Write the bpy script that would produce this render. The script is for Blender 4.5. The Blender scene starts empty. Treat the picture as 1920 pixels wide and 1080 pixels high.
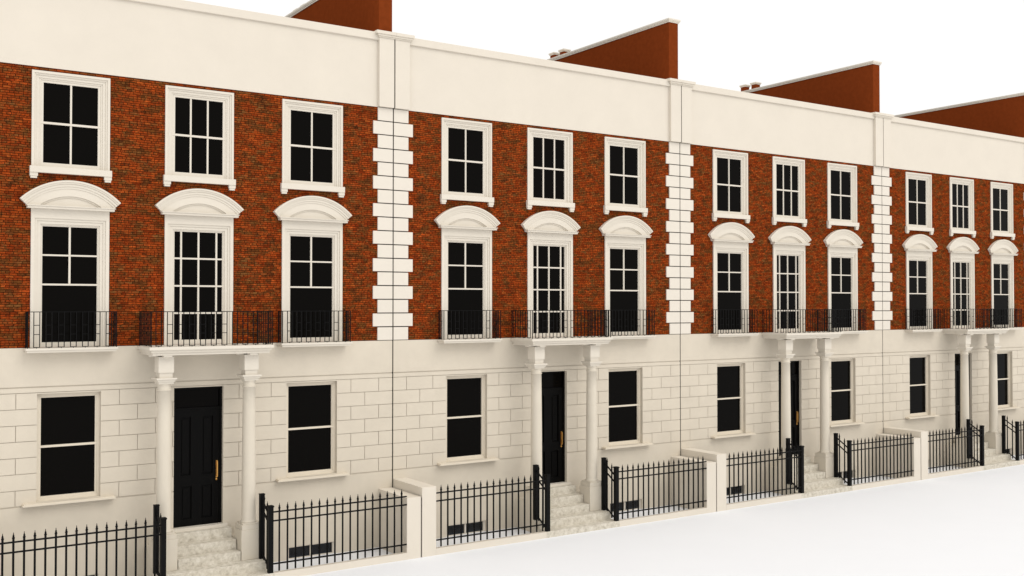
import bpy, math
from mathutils import Vector
S = bpy.context.scene
COL = S.collection
P = 8.0                      # width of one house
R_ = math.radians

# ------------------------------------------------------------------ materials
def new_mat(name):
    m = bpy.data.materials.new(name); m.use_nodes = True
    nt = m.node_tree; b = nt.nodes['Principled BSDF']
    return m, nt, b
def N(nt, t, **kw):
    n = nt.nodes.new(t)
    for k, v in kw.items(): setattr(n, k, v)
    return n
def ramp(nt, fac, stops):
    r = N(nt, 'ShaderNodeValToRGB'); e = r.color_ramp.elements
    while len(e) > 1: e.remove(e[-1])
    e[0].position = stops[0][0]; e[0].color = (*stops[0][1], 1)
    for p, c in stops[1:]:
        q = e.new(p); q.color = (*c, 1)
    nt.links.new(fac, r.inputs[0]); return r.outputs[0]
def world_pos(nt): return N(nt, 'ShaderNodeNewGeometry').outputs['Position']
def noise(nt, vec, scale, detail=3, rough=.55, out=0):
    n = N(nt, 'ShaderNodeTexNoise'); n.inputs['Scale'].default_value = scale
    n.inputs['Detail'].default_value = detail; n.inputs['Roughness'].default_value = rough
    nt.links.new(vec, n.inputs['Vector']); return n.outputs[out]
def bump(nt, b, h, strength, dist):
    k = N(nt, 'ShaderNodeBump'); k.inputs['Strength'].default_value = strength; k.inputs['Distance'].default_value = dist
    nt.links.new(h, k.inputs['Height']); nt.links.new(k.outputs[0], b.inputs['Normal'])
def paint(name, c, rough=.55, var=.04, bs=.12):
    m, nt, b = new_mat(name); p = world_pos(nt)
    f = noise(nt, p, 1.3, 5, .65)
    lo = tuple(x*(1-var) for x in c); hi = tuple(min(1, x*(1+var*.6)) for x in c)
    nt.links.new(ramp(nt, f, [(.3, lo), (.7, hi)]), b.inputs['Base Color'])
    b.inputs['Roughness'].default_value = rough; b.inputs['Specular IOR Level'].default_value = .12
    bump(nt, b, noise(nt, p, 55, 3), bs, .004)
    return m
M = {}
M['render'] = paint('cream_render', (.705, .638, .53), .75, .05, .2)
M['upper'] = paint('cream_parapet_render', (.750, .684, .585), .75, .03, .2)
M['stucco'] = paint('cream_stucco_shaded', (.690, .618, .508), .75, .06, .25)  # same cream paint, darkened to stand in for shade low on the front
M['warm'] = paint('warm_cream_sash_paint', (.76, .68, .555), .55, .03, .08)
M['trim'] = paint('cream_window_paint', (.750, .688, .590), .55, .025, .08)
M['quoin'] = paint('cream_quoin_paint', (.775, .712, .62), .65, .02, .1)

def simple(name, c, rough=.5, spec=.5, metal=0):
    m, nt, b = new_mat(name)
    f = noise(nt, world_pos(nt), 9, 3)
    nt.links.new(ramp(nt, f, [(.3, tuple(x*.9 for x in c)), (.7, tuple(x*1.08 for x in c))]), b.inputs['Base Color'])
    b.inputs['Roughness'].default_value = rough; b.inputs['Specular IOR Level'].default_value = spec
    b.inputs['Metallic'].default_value = metal
    return m
M['iron'] = simple('black_painted_iron', (.0058, .0056, .0056), .5, .08)
M['door'] = simple('black_door_paint', (.0022, .0020, .0018), .4, .07)
M['brass'] = simple('brass', (.62, .33, .09), .3, .5, .9)
M['gap'] = simple('open_joint_shade', (.022, .018, .015), .9, 0)  # near-black tone standing in for the shade inside open joints
M['roof'] = simple('roof_felt', (.12, .12, .12), .9, .2)
M['inside'] = simple('inside_plaster', (.10, .09, .08), .9, .1)
M['slab_brick'] = simple('brown_party_wall_render', (.192, .0385, .0090), .9, 0)
m, nt, b = new_mat('dark_window_glass')
b.inputs['Base Color'].default_value = (.0030, .0025, .0020, 1); b.inputs['Roughness'].default_value = .06
b.inputs['IOR'].default_value = 1.18; b.inputs['Specular IOR Level'].default_value = .22; M['glass'] = m
# thin clear glass for the basement lights
m, nt, b = new_mat('clear_basement_glass'); nt.nodes.remove(b)
g = N(nt, 'ShaderNodeBsdfGlossy'); g.inputs['Roughness'].default_value = .05
t = N(nt, 'ShaderNodeBsdfTransparent'); t.inputs[0].default_value = (.42, .45, .50, 1)
mx = N(nt, 'ShaderNodeMixShader'); mx.inputs[0].default_value = .03
nt.links.new(t.outputs[0], mx.inputs[1]); nt.links.new(g.outputs[0], mx.inputs[2])
nt.links.new(mx.outputs[0], nt.nodes['Material Output'].inputs[0]); M['clear'] = m

# brick: rough courses, colour per brick and in patches
def brick_material():
    m, nt, b = new_mat('old_red_brick'); L = nt.links.new
    pos = world_pos(nt)
    sep = N(nt, 'ShaderNodeSeparateXYZ'); L(pos, sep.inputs[0])
    addxy = N(nt, 'ShaderNodeMath', operation='ADD'); L(sep.outputs[0], addxy.inputs[0]); L(sep.outputs[1], addxy.inputs[1])
    com = N(nt, 'ShaderNodeCombineXYZ'); L(addxy.outputs[0], com.inputs[0]); L(sep.outputs[2], com.inputs[1])
    # wobble the courses
    wn = N(nt, 'ShaderNodeTexNoise'); wn.inputs['Scale'].default_value = 7; wn.inputs['Detail'].default_value = 3
    L(com.outputs[0], wn.inputs['Vector'])
    ws = N(nt, 'ShaderNodeVectorMath', operation='SUBTRACT'); ws.inputs[1].default_value = (.5, .5, .5); L(wn.outputs['Color'], ws.inputs[0])
    wm = N(nt, 'ShaderNodeVectorMath', operation='MULTIPLY'); wm.inputs[1].default_value = (.05, .022, 0); L(ws.outputs[0], wm.inputs[0])
    va = N(nt, 'ShaderNodeVectorMath', operation='ADD'); L(com.outputs[0], va.inputs[0]); L(wm.outputs[0], va.inputs[1])
    v = va.outputs[0]
    br = N(nt, 'ShaderNodeTexBrick'); br.inputs['Scale'].default_value = 1
    br.inputs['Brick Width'].default_value = .128; br.inputs['Row Height'].default_value = .0405
    br.inputs['Mortar Size'].default_value = .0052; br.inputs['Mortar Smooth'].default_value = .45; br.inputs['Bias'].default_value = 0
    br.inputs['Color1'].default_value = (0, 0, 0, 1); br.inputs['Color2'].default_value = (1, 1, 1, 1); br.inputs['Mortar'].default_value = (.5, .5, .5, 1)
    br.offset_frequency = 2; br.squash_frequency = 3; br.squash = .55
    L(v, br.inputs['Vector'])
    perb = br.outputs['Color']
    def stretch(loc, sc):
        q = N(nt, 'ShaderNodeMapping'); q.inputs['Location'].default_value = loc; q.inputs['Scale'].default_value = sc; L(pos, q.inputs[0]); return q.outputs[0]
    pale = ramp(nt, perb, [(0, (.155, .023, .005)), (.25, (.255, .046, .010)), (.5, (.32, .052, .009)), (.75, (.19, .027, .006)), (1, (.35, .080, .016))])
    olive = ramp(nt, perb, [(0, (.090, .030, .009)), (.3, (.165, .058, .015)), (.6, (.12, .034, .009)), (.85, (.20, .085, .026)), (1, (.105, .026, .008))])
    hot = ramp(nt, perb, [(0, (.36, .050, .010)), (.5, (.50, .105, .020)), (1, (.40, .055, .010))])
    murk = ramp(nt, perb, [(0, (.060, .019, .007)), (1, (.120, .042, .014))])
    def mask(loc, sc, scale, a_, b_):
        return ramp(nt, noise(nt, stretch(loc, sc), scale, 4, .72), [(a_, (0, 0, 0)), (b_, (1, 1, 1))])
    col = pale
    for layer, mk in ((olive, mask((3, 1, 9), (1, 1, 2.1), 3.8, .46, .58)), (hot, mask((13, 5, 7), (1, 1, 2.4), 4.0, .55, .66)), (murk, mask((31, 2, 4), (1, 1, 1.7), 4.6, .56, .67))):
        a = N(nt, 'ShaderNodeMix', data_type='RGBA'); L(mk, a.inputs[0]); L(col, a.inputs[6]); L(layer, a.inputs[7]); col = a.outputs[2]
    gz = ramp(nt, noise(nt, stretch((0, 0, 0), (1, 1, 1.8)), 21, 5, .85), [(.32, (.42, .42, .40)), (.50, (.98, .98, .96)), (.66, (1.5, 1.5, 1.4))])
    mu = N(nt, 'ShaderNodeMix', data_type='RGBA', blend_type='MULTIPLY'); mu.inputs[0].default_value = 1; L(col, mu.inputs[6]); L(gz, mu.inputs[7])
    fin = N(nt, 'ShaderNodeMix', data_type='RGBA'); L(br.outputs['Fac'], fin.inputs[0]); L(mu.outputs[2], fin.inputs[6]); fin.inputs[7].default_value = (.022, .007, .003, 1)
    L(fin.outputs[2], b.inputs['Base Color']); b.inputs['Roughness'].default_value = .95; b.inputs['Specular IOR Level'].default_value = 0
    inv = N(nt, 'ShaderNodeMath', operation='SUBTRACT'); inv.inputs[0].default_value = 1; L(br.outputs['Fac'], inv.inputs[1])
    bump(nt, b, inv.outputs[0], .5, .006)
    return m
M['brick'] = brick_material()

m, nt, b = new_mat('worn_step_stone'); pos = world_pos(nt)
c = ramp(nt, noise(nt, pos, 11, 7, .74), [(.33, (.45, .405, .33)), (.45, (.60, .55, .455)), (.57, (.70, .65, .555)), (.69, (.80, .755, .665))])
nt.links.new(c, b.inputs['Base Color']); b.inputs['Roughness'].default_value = .8; b.inputs['Specular IOR Level'].default_value = .2
bump(nt, b, noise(nt, pos, 40, 4), .3, .004); M['stone'] = m
m, nt, b = new_mat('pale_paving'); pos = world_pos(nt)
c = ramp(nt, noise(nt, pos, .8, 6, .6), [(.3, (.870, .878, .900)), (.7, (.880, .888, .910))])
nt.links.new(c, b.inputs['Base Color']); b.inputs['Roughness'].default_value = .9; b.inputs['Specular IOR Level'].default_value = .1
bump(nt, b, noise(nt, pos, 120, 2), .1, .002); M['ground'] = m

# ------------------------------------------------------------------ mesh builder
class MB:
    def __init__(s): s.v = []; s.f = []
    def quad(s, *pts):
        i = len(s.v); s.v += [tuple(p) for p in pts]; s.f.append(tuple(range(i, i+len(pts)))); return s
    def box(s, x0, x1, y0, y1, z0, z1):
        i = len(s.v)
        s.v += [(x0,y0,z0),(x1,y0,z0),(x1,y1,z0),(x0,y1,z0),(x0,y0,z1),(x1,y0,z1),(x1,y1,z1),(x0,y1,z1)]
        s.f += [tuple(i+k for k in q) for q in ((0,3,2,1),(4,5,6,7),(0,1,5,4),(1,2,6,5),(2,3,7,6),(3,0,4,7))]
        return s
    def cyl(s, cx, cy, prof, n=24, cap=True):          # prof: [(r,z)...] bottom to top
        rings = []
        for r, z in prof:
            i = len(s.v); s.v += [(cx+r*math.cos(2*math.pi*k/n), cy+r*math.sin(2*math.pi*k/n), z) for k in range(n)]; rings.append(i)
        for a, b_ in zip(rings, rings[1:]):
            for k in range(n): s.f.append((a+k, a+(k+1) % n, b_+(k+1) % n, b_+k))
        if cap:
            s.f.append(tuple(rings[0]+k for k in reversed(range(n)))); s.f.append(tuple(rings[-1]+k for k in range(n)))
        return s
    def bar(s, p, q, t):                                # square bar between two points
        p = Vector(p); q = Vector(q); d = (q-p).normalized(); up = Vector((0, 0, 1))
        if abs(d.z) > .95: up = Vector((0, 1, 0))
        a = d.cross(up).normalized()*t/2; c_ = d.cross(a).normalized()*t/2
        i = len(s.v)
        for o in (p, q): s.v += [tuple(o+a+c_), tuple(o-a+c_), tuple(o-a-c_), tuple(o+a-c_)]
        s.f += [tuple(i+k for k in w) for w in ((3,2,1,0),(4,5,6,7),(0,1,5,4),(1,2,6,5),(2,3,7,6),(3,0,4,7))]
        return s
    def frame(s, x0, x1, z0, z1, w, y0, y1, bottom=True, wb=None, wt=None):   # rectangular ring
        wb = w if wb is None else wb; wt = w if wt is None else wt
        s.box(x0, x0+w, y0, y1, z0, z1); s.box(x1-w, x1, y0, y1, z0, z1)
        s.box(x0+w, x1-w, y0, y1, z1-wt, z1)
        if bottom: s.box(x0+w, x1-w, y0, y1, z0, z0+wb)
        return s
    def arc(s, cx, cz, r0, r1, phi, y0, y1, n=36):      # segment of an arched moulding
        pt = lambda r, a, y: (cx+r*math.sin(a), y, cz+r*math.cos(a))
        for k in range(n):
            a0 = -phi+2*phi*k/n; a1 = -phi+2*phi*(k+1)/n
            s.quad(pt(r0,a0,y0), pt(r0,a1,y0), pt(r1,a1,y0), pt(r1,a0,y0))
            s.quad(pt(r1,a0,y0), pt(r1,a1,y0), pt(r1,a1,y1), pt(r1,a0,y1))
            s.quad(pt(r0,a1,y0), pt(r0,a0,y0), pt(r0,a0,y1), pt(r0,a1,y1))
        for a, flip in ((-phi, 0), (phi, 1)):
            q = [pt(r0,a,y0), pt(r1,a,y0), pt(r1,a,y1), pt(r0,a,y1)]
            s.quad(*(q[::-1] if flip else q))
        return s
    def panel(s, x0, x1, z0, z1, y0, y1, holes):        # wall sheet with real openings and reveals
        xs = sorted({x0, x1, *[h[0] for h in holes], *[h[1] for h in holes]}); zs = sorted({z0, z1, *[h[2] for h in holes], *[h[3] for h in holes]})
        xs = [x for x in xs if x0 <= x <= x1]; zs = [z for z in zs if z0 <= z <= z1]
        inside = lambda x, z: any(h[0] < x < h[1] and h[2] < z < h[3] for h in holes)
        for a, b_ in zip(xs, xs[1:]):
            for c_, d in zip(zs, zs[1:]):
                if inside((a+b_)/2, (c_+d)/2): continue
                s.quad((a,y0,c_),(b_,y0,c_),(b_,y0,d),(a,y0,d)); s.quad((b_,y1,c_),(a,y1,c_),(a,y1,d),(b_,y1,d))
        for a, b_, c_, d in holes:
            c2, d2 = max(c_, z0), min(d, z1)
            s.quad((a,y0,c2),(a,y0,d2),(a,y1,d2),(a,y1,c2)); s.quad((b_,y0,d2),(b_,y0,c2),(b_,y1,c2),(b_,y1,d2))
            if d <= z1: s.quad((a,y0,d),(b_,y0,d),(b_,y1,d),(a,y1,d))
            if c_ > z0: s.quad((a,y0,c_),(a,y1,c_),(b_,y1,c_),(b_,y0,c_))
        s.quad((x0,y0,z0),(x0,y0,z1),(x0,y1,z1),(x0,y1,z0)); s.quad((x1,y0,z1),(x1,y0,z0),(x1,y1,z0),(x1,y1,z1))
        s.quad((x0,y0,z1),(x1,y0,z1),(x1,y1,z1),(x0,y1,z1)); s.quad((x0,y0,z0),(x0,y1,z0),(x1,y1,z0),(x1,y0,z0))
        return s
    def build(s, name, mat, parent=None, smooth=False, bevel=0):
        me = bpy.data.meshes.new(name); me.from_pydata(s.v, [], s.f); me.materials.append(mat); me.validate()
        if smooth:
            for p in me.polygons: p.use_smooth = len(p.vertices) == 4
        o = bpy.data.objects.new(name, me); COL.objects.link(o)
        if parent: o.parent = parent
        if bevel:
            k = o.modifiers.new('bevel', 'BEVEL'); k.width = bevel; k.segments = 1; k.limit_method = 'ANGLE'
        return o
def empty(name, loc):
    o = bpy.data.objects.new(name, None); COL.objects.link(o); o.location = loc; o.empty_display_size = .3; return o
def tag(o, label=None, cat=None, group=None, kind=None):
    for k, v in (('label', label), ('category', cat), ('group', group), ('kind', kind)):
        if v: o[k] = v
    return o
def kids(o): return [c for c in bpy.data.objects if c.parent == o]
CH = {}
def copy_tree(o, parent=None, children=None):
    c = o.copy(); COL.objects.link(c); c.parent = parent
    for ch in children[o]: copy_tree(ch, c, children)
    return c
def shifted(proto, dx=0, dy=0, dz=0, parent=None):      # copy of one mesh part, moved
    c = proto.copy(); COL.objects.link(c); c.location = (dx, dy, dz)
    if parent is not None: c.parent = parent
    return c

# ------------------------------------------------------------------ the house
ZB, ZT = 4.207, 9.003             # foot and top of the brickwork
XE = .0135                         # half of the open joint between two houses
CX = (1.785, 4.008, 6.234)        # window axes
H = empty('terrace_house', (0, 0, 0))

# brick front
holes = [(c-.60, c+.60, 7.28, 8.90) for c in CX] + [(c-.60, c+.60, 4.20, 6.54) for c in CX]
MB().panel(XE, P-XE, ZB, ZT, 0, .26, holes).build('brick_wall', M['brick'], H)

# stucco ground floor, jointed in blocks
G = [(1.272, 2.298), (5.705, 6.760)]; DOOR = (3.56, 4.47)
BAS = [(1.275, 2.275), (5.735, 6.735)]
w = MB()
hol = [(a, b_, 1.585, 3.421) for a, b_ in G] + [(DOOR[0], DOOR[1], 0, 3.42)] + [(a, b_, -.01, .245) for a, b_ in BAS]
w.panel(XE, P-XE, -.01, ZB-.001, -.001, .26, hol)
g1, g2 = .0115, .0056
w.box(XE, P-XE, -.020, -.001, 3.539+g1, ZB-.003)
w.box(XE, P-XE, -.020, -.001, 3.444+g2, 3.539-g1)
rows = [3.444 - .272*k for k in range(7)] + [1.540]
segs = [(XE, 1.272), (2.298, 3.56), (4.47, 5.705), (6.760, P-XE)]
odd = [.321, .943, 2.607, 3.231, 4.768, 5.396, 7.062, 7.679]; even = [.632, 2.919, 3.538, 5.080, 7.368]
for k in range(7):
    zt, zb = rows[k]-g2, rows[k+1]+(g2 if k < 6 else g1)
    for a, b_ in segs:
        cuts = [a] + [j for j in (odd if k % 2 == 0 else even) if a+.02 < j < b_-.02] + [b_]
        for i, (c0, c1) in enumerate(zip(cuts, cuts[1:])):
            w.box(c0+(g2 if i else 0), c1-(g2 if i < len(cuts)-2 else 0), -.020, -.001, zb, zt)
for a, b_ in G:                                        # strip above each window and under its sill
    w.box(a, b_, -.020, -.001, 3.421, 3.444-g2); w.box(a, b_, -.020, -.001, 1.540+g1, 1.580)
w.box(DOOR[0], DOOR[1], -.020, -.001, 3.42, 3.444-g2)
for a, b_ in ((XE, BAS[0][0]), (BAS[0][1], DOOR[0]), (DOOR[1], BAS[1][0]), (BAS[1][1], P-XE)): w.box(a, b_, -.020, -.001, -.01, .245)
for a, b_ in ((XE, DOOR[0]), (DOOR[1], P-XE)): w.box(a, b_, -.020, -.001, .245, 1.540-g1)
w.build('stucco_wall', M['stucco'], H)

# parapet
w = MB(); w.box(XE, P-XE, -.012, .30, ZT, 10.372); w.build('parapet', M['upper'], H)
w = MB(); w.box(XE, P-XE, -.060, .34, 10.372, 10.532); w.build('parapet_coping', M['upper'], H, bevel=.008)
for s in (0, 1):
    X = lambda a, b_: (a, b_) if s == 0 else (P-b_, P-a)
    q = MB().box(*X(XE, .350), -.089, -.012, ZT+.002, 10.425).build('parapet_pilaster', M['upper'], H)
    w = MB()
    for e, y, z0, z1 in ((.018, -.107, 10.425, 10.452), (.045, -.128, 10.452, 10.492), (.082, -.150, 10.492, 10.555)):
        w.box(*X(.0015, .350+e), y, .30 if z1 > 10.55 else .0, z0, z1)
    w.build('pilaster_cap', M['upper'], q)

# quoins
proto = {}
for s in (0, 1):
    for k in range(17):
        long_ = k % 2 == 1; key = (s, long_)
        if key not in proto:
            wd = .455 if long_ else .350
            a, b_ = (XE, wd) if s == 0 else (P-wd, P-XE)
            proto[key] = MB().box(a, b_, -.026, .0, .0105, .2821-.0105).build('quoin', M['quoin'], H)
            proto[key].location = (0, 0, ZB+.2821*k)
        else: shifted(proto[key], 0, 0, ZB+.2821*k, H)
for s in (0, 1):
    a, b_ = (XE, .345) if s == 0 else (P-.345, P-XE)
    MB().box(a, b_, -.006, -.0005, ZB+.002, ZT-.002).build('quoin_gap_shade', M['gap'], H)  # dark backing that paints shade into the gaps between quoins

# dark strips painting in the shade of the open joint to the next house
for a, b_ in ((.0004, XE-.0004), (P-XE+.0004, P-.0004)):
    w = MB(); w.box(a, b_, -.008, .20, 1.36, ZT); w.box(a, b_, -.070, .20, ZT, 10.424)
    w.box(a, b_, -.008, .20, -.01, 1.36); w.build('joint_shade', M['gap'], H)
# body behind the front
MB().box(XE, .26, .2605, 8.0, 0, 10.2).build('side_wall', M['slab_brick'], H)
MB().box(P-.26, P-XE, .2605, 8.0, 0, 10.2).build('side_wall', M['slab_brick'], H)
MB().box(.2605, P-.2605, 7.75, 8.0, 0, 10.0).build('rear_wall', M['slab_brick'], H)
MB().box(.261, P-.261, .31, 7.749, 9.55, 9.65).build('roof', M['roof'], H)
MB().box(.261, P-.261, .262, 7.749, 1.0, 1.1).build('ground_floor', M['inside'], H)
MB().box(.261, P-.261, 1.8, 2.0, .0, .999).build('basement_partition', M['inside'], H)

# party wall rising above the roof, and the chimney
q = MB().box(7.687, 7.989, .022, 7.9, 10.40, 12.0).build('party_wall', M['slab_brick'], H)
w = MB(); w.box(7.665, 8.011, .002, 7.92, 12.0, 12.030); w.box(7.650, 8.026, -.014, 7.935, 12.030, 12.055); w.box(7.640, 8.040, -.024, 7.945, 12.055, 12.092)
w.build('wall_coping', M['trim'], q)
q = MB().box(.055, .36, 4.80, 5.75, 9.60, 12.03).build('chimney_stack', M['slab_brick'], H)
for y in (4.92, 5.40):
    o = MB().box(.075, .275, y+.02, y+.22, 12.03, 12.35).build('chimney_pot', M['slab_brick'], q)
    w = MB().box(.058, .292, y+.003, y+.237, 12.345, 12.378).box(.040, .310, y-.015, y+.255, 12.378, 12.415)
    # the cap is stone, so it is its own mesh under the stack
    w.build('pot_cap', M['trim'], q)

# ---- windows
def top_window(c, three):
    w = MB()
    w.frame(c-.633, c+.633, 7.297, 8.936, .040, -.030, .0, bottom=False)
    w.frame(c-.593, c+.593, 7.297, 8.896, .030, -.012, .12, bottom=False)
    w.frame(c-.563, c+.563, 7.297, 8.866, .046, .004, .12, bottom=False)
    w.frame(c-.517, c+.517, 7.297, 8.820, .028, .018, .12, bottom=False)
    o = w.build('window', M['trim'], H)
    s = MB(); s.frame(c-.489, c+.489, 7.297, 8.792, .046, .030, .075, wb=.077, wt=.041)
    s.box(c-.489, c+.489, .024, .07, 8.040, 8.076)
    s2 = [c-.015] if not three else [c-.170, c+.145]
    for x in s2: s.box(x, x+.03, .036, .066, 7.374, 8.751)
    s.build('sash', M['trim'], o)
    MB().box(c-.45, c+.45, .060, .066, 7.35, 8.77).build('pane', M['glass'], o)
    w = MB(); w.box(c-.662, c+.662, -.075, .05, 7.190, 7.297)
    for sx in (-1, 1):
        a, b_ = (c-.662, c-.535) if sx < 0 else (c+.535, c+.662)
        w.box(a+.002, b_, -.060, .0, 7.130, 7.190); w.box(a+.014, b_-.012, -.050, .0, 7.092, 7.130)
    w.build('sill', M['trim'], o); return o
def arch_window(c, centre):
    w = MB()
    w.frame(c-.632, c+.632, 4.209, 6.575, .058, -.032, .0, bottom=False, wt=.160)
    w.frame(c-.574, c+.574, 4.209, 6.415, .040, -.014, .12, bottom=False)
    w.frame(c-.534, c+.534, 4.209, 6.375, .052, .002, .12, bottom=False)
    w.frame(c-.482, c+.482, 4.209, 6.323, .022, .018, .12, bottom=False)
    o = w.build('window', M['trim'], H)
    s = MB(); s.frame(c-.460, c+.460, 4.209, 6.301, .017, .030, .075, wb=.086, wt=.018)
    s.box(c-.46, c+.46, .024, .07, 5.270, 5.300)
    if centre:
        for z in (4.770, 5.775): s.box(c-.46, c+.46, .034, .066, z, z+.030)
        for x in (-.335, -.016, .318): s.box(c+x, c+x+.031, .036, .068, 4.29, 6.285)
    else:
        s.box(c-.46, c+.46, .034, .066, 5.775, 5.803); s.box(c-.022, c+.010, .036, .068, 5.28, 6.285)
    s.build('sash', M['trim'], o)
    MB().box(c-.45, c+.45, .060, .066, 4.26, 6.29).build('pane', M['glass'], o)
    # pediment: corona, arched mouldings, recessed tympanum
    w = MB()
    w.box(c-.700, c+.700, -.128, .0, 6.575, 6.616); w.box(c-.716, c+.716, -.146, .0, 6.616, 6.630)
    cz, R = 5.957, 1.124; phi = math.asin(.812/R)
    w.arc(c, cz, R-.032, R, phi, -.096, 0); w.arc(c, cz, R-.060, R-.032, phi, -.084, 0)
    w.arc(c, cz, R-.105, R-.060, phi, -.070, 0); w.arc(c, cz, R-.143, R-.105, phi, -.058, 0)
    Ro = R-.143; Ri, zi = .83, 5.978
    n = 44; xs = sorted({-.494, .494, *[-.705+1.41*k/n for k in range(n+1)]})
    oz = lambda x: cz+math.sqrt(Ro*Ro-x*x)
    iz = lambda x: max(6.630, zi+math.sqrt(Ri*Ri-x*x)) if abs(x) < .494 else 6.630
    for a, b_ in zip(xs, xs[1:]):
        w.quad((c+a,-.048,iz(a)), (c+b_,-.048,iz(b_)), (c+b_,-.048,oz(b_)), (c+a,-.048,oz(a)))
        if abs((a+b_)/2) < .494: w.quad((c+b_,-.048,iz(b_)), (c+a,-.048,iz(a)), (c+a,-.012,iz(a)), (c+b_,-.012,iz(b_)))
    w.arc(c, zi, Ri-.028, Ri-.0005, math.asin(.494/Ri), -.026, -.012, 28)
    for a, b_ in zip(xs, xs[1:]): w.quad((c+a,-.012,6.63), (c+b_,-.012,6.63), (c+b_,-.012,oz(b_)), (c+a,-.012,oz(a)))
    w.build('pediment', M['trim'], o); return o
def ground_window(a, b_):
    c = (a+b_)/2
    w = MB(); w.frame(a, b_, 1.590, 3.421, .045, .060, .16)
    o = w.build('window', M['warm'], H)
    s = MB(); s.frame(a+.045, b_-.045, 1.635, 3.376, .030, .078, .14, wb=.030, wt=.030); s.box(a+.045, b_-.045, .070, .13, 2.494, 2.531)
    s.build('sash', M['warm'], o)
    MB().box(a+.06, b_-.06, .112, .118, 1.65, 3.36).build('pane', M['glass'], o)
    w = MB(); w.box(c-.742, c+.742, -.172, -.0205, 1.548, 1.575); w.box(c-.728, c+.728, -.158, -.0205, 1.575, 1.590); w.box(a+.002, b_-.002, -.0204, .06, 1.581, 1.5905)
    w.build('sill', M['warm'], o); return o
def basement_window(a, b_):
    w = MB(); w.box(a, a+.045, .02, .09, 0.0, .244); w.box(b_-.045, b_, .02, .09, 0.0, .244); w.box(a+.045, b_-.045, .02, .09, .222, .244); w.box(a+.045, b_-.045, .02, .09, -.004, .016)
    c = (a+b_)/2; w.box(c-.017, c+.017, .025, .085, .016, .222)
    o = w.build('window', M['trim'], H)
    MB().box(a+.045, b_-.045, .060, .064, .016, .222).build('pane', M['clear'], o); return o
for i, c in enumerate(CX): top_window(c, i == 1)
for i, c in enumerate(CX): arch_window(c, i == 1)
for a, b_ in G: ground_window(a, b_)
for a, b_ in BAS: basement_window(a, b_)

# ---- front door
d0, d1 = DOOR
w = MB()
w.box(d0, d0+.040, .058, .16, .868, 3.419); w.box(d1-.046, d1, .058, .16, .868, 3.419); w.box(d0+.040, d1-.046, .058, .16, 3.380, 3.419)
w.box(d0+.040, d1-.046, .064, .16, 3.005, 3.040)
lx0, lx1 = d0+.042, d1-.048
# leaf with four sunk panels
pl = [(3.705, 3.890, 1.80, 2.87), (4.105, 4.300, 1.80, 2.87), (3.722, 3.912, .995, 1.600), (4.092, 4.288, .995, 1.600)]
w.panel(lx0, lx1, .870, 3.004, .104, .145, [])
D = w
dl = MB().panel(lx0, lx1, .872, 3.003, .070, .104, pl)
for a, b_, c_, e in pl: dl.box(a+.034, b_-.034, .088, .104, c_+.038, e-.038)
o = D.build('door', M['door'], H); dl.build('door_leaf', M['door'], o)
MB().box(d0+.045, d1-.05, .100, .108, 3.045, 3.375).build('transom_pane', M['glass'], o)
w = MB(); w.box(4.358, 4.392, .058, .071, 1.716, 2.030); w.box(4.366, 4.384, .035, .060, 1.76, 1.78); w.box(4.366, 4.384, .035, .060, 1.97, 1.99); w.box(4.364, 4.386, .026, .038, 1.735, 2.015)
w.cyl(4.366, .058, [(.004, 1.660), (.015, 1.668), (.022, 1.685), (.015, 1.702), (.004, 1.710)], 14)
w.build('handle', M['brass'], o)

# ---- portico: columns, pedestals, canopy
def column(cx):
    cy = -.5475
    w = MB(); w.cyl(cx, cy, [(.150, .952), (.150, .972), (.132, .984), (.127, 1.0), (.126, 1.4), (.123, 2.2), (.116, 3.0), (.112, 3.425), (.124, 3.430), (.124, 3.446), (.112, 3.452), (.112, 3.51), (.122, 3.535), (.135, 3.552)], 40)
    o = w.build('column', M['render'], H, smooth=True)
    m_ = o.data; 
    w = MB()
    for h_, z0, z1 in ((.130, 3.550, 3.588), (.152, 3.588, 3.628), (.176, 3.628, 3.655)): w.box(cx-h_, cx+h_, cy-h_, cy+h_, z0, z1)
    w.build('capital', M['trim'], o)
    w = MB(); w.box(cx-.113, cx+.113, cy-.113, cy+.113, 3.655, 3.746); w.box(cx-.1325, cx+.1325, cy-.1325, cy+.1325, 3.746, 4.026)
    w.build('entablature_block', M['trim'], o)
    w = MB(); w.box(cx-.195, cx+.195, -.737, -.345, .296, .838); w.box(cx-.180, cx+.180, -.722, -.360, .838, .925); w.box(cx-.158, cx+.158, -.704, -.388, .925, .953)
    w.build('pedestal', M['render'], o, bevel=.004); return o
for cx in (3.243, 4.7775): column(cx)
w = MB(); w.box(2.970, 5.068, -.816, -.0205, 4.056, 4.104); w.box(2.940, 5.096, -.846, -.0206, 4.104, 4.150); w.box(2.906, 5.130, -.880, -.0207, 4.150, 4.204)
can = w.build('canopy', M['trim'], H)
for cx in (3.243, 4.7775):
    w = MB(); w.box(cx-.072, cx+.072, -.800, -.28, 4.0262, 4.0558); w.box(cx-.26, cx-.073, -.60, -.49, 4.0262, 4.0558); w.box(cx+.073, cx+.16, -.60, -.49, 4.0262, 4.0558)
    w.build('bracket', M['trim'], can)
for c in (CX[0], CX[2]):
    w = MB(); w.box(c-.735, c+.735, -.292, -.0208, 4.168, 4.203); w.box(c-.713, c+.713, -.272, -.0207, 4.130, 4.168)
    w.build('balcony_slab', M['trim'], H)

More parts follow.
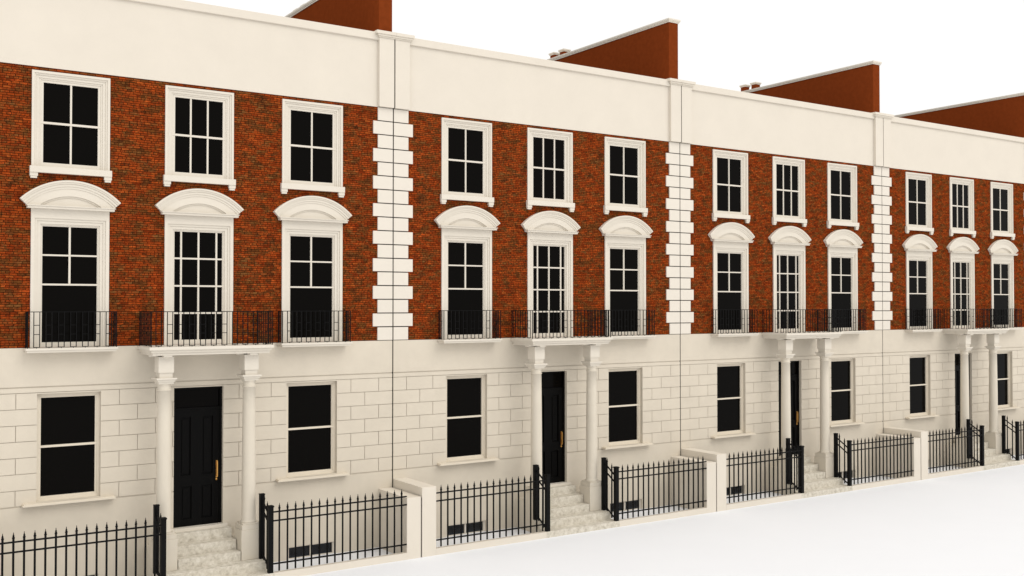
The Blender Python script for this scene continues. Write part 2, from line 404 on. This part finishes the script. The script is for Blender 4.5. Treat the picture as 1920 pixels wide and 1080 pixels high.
# ---- balcony railings
def add_pair(proto_list, parent, x, y, axis, z0, z1):
    key = axis
    if key not in proto_list:
        t = .0125; w = MB(); L_ = .092
        pt = (lambda s, z: (s, 0, z)) if axis == 'x' else (lambda s, z: (0, s, z))
        w.bar(pt(0, 0), pt(0, z1-z0), t); w.bar(pt(L_, 0), pt(L_, z1-z0), t)
        for z in (.006, .222, .378): w.bar(pt(t/2, z), pt(L_-t/2, z), t*.9)
        proto_list[key] = w.build('baluster', M['iron'], parent); proto_list[key].location = (x, y, z0)
    else: shifted(proto_list[key], x, y, z0, parent)
def balcony(x0, x1, yf, first, n, sides):
    z0, z1 = 4.215, 4.812; pr = balcony.pr
    w = MB()
    for a, b_ in (((x0, yf, z1+.005), (x1, yf, z1+.005)), ((x0, yf, z1+.005), (x0, -.02, z1+.005)), ((x1, yf, z1+.005), (x1, -.02, z1+.005))): w.bar(a, b_, .013)
    for x in (x0, x1):
        w.bar((x, yf, z0-.012), (x, yf, z1), .014); w.bar((x, -.03, z0-.012), (x, -.03, z1), .012)
    for k in range(n): w.bar((first+.192*k+.046, yf, z0-.012), (first+.192*k+.046, yf, z0+.002), .010)
    o = w.build('balcony_railing', M['iron'], H)
    for k in range(n): add_pair(pr, o, first+.192*k, yf, 'x', z0, z1)
    for x in (x0, x1):
        for y in sides: add_pair(pr, o, x, y, 'y', z0, z1)
balcony.pr = {}
balcony(1.082, 2.502, -.245, 1.176, 7, [-.165])
balcony(2.945, 5.112, -.825, 3.024, 11, [-.745, -.553, -.361, -.169])
balcony(5.532, 6.942, -.245, 5.632, 7, [-.165])

# ---- front steps
w = MB(); w.box(3.005, 5.010, -1.262, -1.00, -.01, .131)
st = w.build('front_steps', M['stone'], H)
for z0, z1, yf, yb, xa, xb in ((-.01, .298, -1.0, -.737, 3.045, 4.985), (.2, .466, -.7369, -.502, 3.451, 4.570), (.3, .642, -.502, -.238, 3.451, 4.570), (.3, .811, -.238, -.021, 3.451, 4.570)):
    MB().box(xa, xb, yf+.0005, yb, z0, z1).build('step', M['stone'], st, bevel=.006)
MB().box(3.046, 4.984, -.7365, -.30, -.01, .2955).build('plinth_block', M['render'], st)
MB().box(3.49, 4.545, -.085, .058, .8112, .8665).build('threshold', M['trim'], st)
for a, b_ in ((3.06, 3.436), (4.585, 4.96)): MB().box(a, b_, -.338, -.0205, -.01, .640).build('cheek_wall', M['render'], st)

# ------------------------------------------------------------------ garden walls and iron railings
GW = empty('garden_wall', (0, 0, 0))                    # taller wall at a house's left boundary with its low kerb
MB().box(XE, .330, -1.262, -.021, -.01, 1.358).build('boundary_wall', M['upper'], GW, bevel=.004)
MB().box(.3302, 3.004, -1.262, -1.165, -.01, .129).build('kerb', M['upper'], GW)
LW = empty('garden_wall', (0, 0, 0))                    # lower wall at its right boundary
MB().box(P-XE+.0004, P-.0004, -1.248, -.021, -.01, 1.17).build('joint_shade', M['gap'], LW)  # dark strip put in as shade between the neighbouring garden walls
MB().box(P-.318, P-XE, -1.262, -.021, -.01, 1.187).build('boundary_wall', M['upper'], LW, bevel=.004)
MB().box(5.011, P-.3182, -1.262, -1.165, -.01, .129).build('kerb', M['upper'], LW)

def picket_mesh(h=1.0):
    w = MB(); t = .0172
    w.cyl(0, 0, [(t, 0), (t, 1.105)], 8)
    w.cyl(0, 0, [(.0155, 1.105), (.0215, 1.118), (.0225, 1.128), (.0135, 1.146), (.0165, 1.156), (.0060, 1.186), (.0045, 1.212)], 10)
    return w
def railing(left):
    r = empty('iron_railing', (0, 0, 0)); y = -1.243
    xp = 3.060 if left else 4.946
    # corner post and upper post
    w = MB(); w.box(xp-.043, xp+.043, -1.262+.001, -1.175, .1315, 1.318); w.box(xp-.052, xp+.052, -1.271, -1.166, 1.306, 1.326); w.box(xp-.045, xp+.045, -1.264, -1.173, 1.326, 1.336)
    w.build('post', M['iron'], r)
    w = MB(); w.box(xp-.043, xp+.043, -.817, -.731 if False else -.739, .2985, 1.476); w.box(xp-.047, xp+.047, -.821, -.738, 1.466, 1.482)
    w.build('post', M['iron'], r)
    for k in range(3):
        z = (1.218, 1.060, .291)[k]
        a, b_ = (.331, xp-.043) if left else (xp+.043, P-.319)
        MB().bar((a, y, z), (b_, y, z), .025).build('rail', M['iron'], r)
        zz = (1.372, 1.216, .418)[k]
        MB().bar((xp, -.815, zz-.012), (xp, -1.18, zz-.245), .025).build('rail', M['iron'], r)
    pk = picket_mesh().build('picket', M['iron'], r, smooth=True)
    xs = [.4485+.1544*k for k in range(17)] if left else [5.104+.15425*k for k in range(17)]
    pk.location = (xs[0], y, .157)
    for x in xs[1:]: shifted(pk, x, y, .157, r)
    shifted(pk, xp, -.896, .285, r); shifted(pk, xp, -1.062, .172, r)
    return r
RL = railing(True); RR = railing(False)

# ------------------------------------------------------------------ repeat along the street
bpy.context.view_layer.update()
children = {}
for o in bpy.data.objects: children.setdefault(o, [])
for o in list(bpy.data.objects):
    if o.parent: children[o.parent].append(o)
HL = ['leftmost and nearest brick terrace house, its roof party wall cut by the top edge',
      'second brick terrace house from the left, between the two nearest cream garden wall pairs',
      'third brick terrace house from the left, two house widths right of the nearest front door',
      'fourth brick terrace house, farthest and narrowest in view at the right edge']
GL = ['tall cream garden wall and kerb left of the leftmost house, mostly outside the picture',
      'tall cream garden wall with kerb, nearest of the tall ones, beside the second house',
      'tall cream garden wall with kerb at the left side of the third house',
      'tall cream garden wall with kerb at the left side of the fourth house']
LL = ['lower cream garden wall with kerb at the right side of the leftmost house',
      'lower cream garden wall with long kerb at the right side of the second house',
      'lower cream garden wall with long kerb at the right side of the third house',
      'lower cream garden wall with kerb at the far right, beyond the fourth house steps']
RLL = ['black spiked railing in the bottom left corner, left of the nearest front steps',
       'black spiked railing left of the second front steps, ending at the nearest tall garden wall',
       'black spiked railing left of the third front steps, starting at the middle tall garden wall',
       'black spiked railing left of the fourth front steps, starting at the farthest tall garden wall']
RRL = ['black spiked railing right of the nearest front steps, in front of a basement window',
       'black spiked railing right of the second front steps, between them and the middle garden walls',
       'black spiked railing right of the third front steps, ending at the farthest garden walls',
       'short stretch of black spiked railing at the right edge, right of the fourth front steps']
for h in range(4):
    for root, lab, cat, grp in ((H, HL, 'house', 'brick terrace houses in a row'), (GW, GL, 'garden wall', 'tall garden walls between the front areas'),
                                (LW, LL, 'garden wall', 'lower garden walls between the front areas'), (RL, RLL, 'railing', 'iron railings along the street'), (RR, RRL, 'railing', 'iron railings along the street')):
        o = root if h == 0 else copy_tree(root, None, children)
        o.location = (P*h, 0, 0); tag(o, lab[h], cat, grp)

# ------------------------------------------------------------------ ground
w = MB(); w.quad((-400, -400, 0), (500, -400, 0), (500, 500, 0), (-400, 500, 0))
g = w.build('ground', M['ground']); tag(g, kind='structure')

# ------------------------------------------------------------------ light
W = bpy.data.worlds.new('World'); S.world = W; W.use_nodes = True
nt = W.node_tree; bg = nt.nodes['Background']
SUN = Vector((.34, -.74, .84)).normalized()
elev = math.asin(SUN.z); rot = math.atan2(SUN.x, SUN.y)
bg.inputs[0].default_value = (1.0, .99, .975, 1); bg.inputs[1].default_value = 1.03
L = bpy.data.lights.new('sun', 'SUN'); L.energy = .92; L.angle = R_(38); L.color = (1, .96, .90)
lo = bpy.data.objects.new('sun', L); COL.objects.link(lo); lo.rotation_euler = SUN.to_track_quat('Z', 'Y').to_euler(); lo.location = (0, -20, 30)

# ------------------------------------------------------------------ camera
cd = bpy.data.cameras.new('camera'); cam = bpy.data.objects.new('camera', cd); COL.objects.link(cam)
cam.location = (-1.65659, -18.95330, 4.92354)
cam.rotation_euler = (math.pi/2+.0171882, 0, -.5875353)
cd.sensor_width = 36; cd.lens = 1917.276/1920*36; cd.clip_end = 2000; cd.clip_start = .1
S.camera = cam
S.view_settings.view_transform = 'Standard'; S.view_settings.look = 'None'; S.view_settings.exposure = 0; S.view_settings.gamma = 1
S.render.resolution_x = 1024; S.render.resolution_y = 576
S.cycles.max_bounces = 8; S.cycles.diffuse_bounces = 2
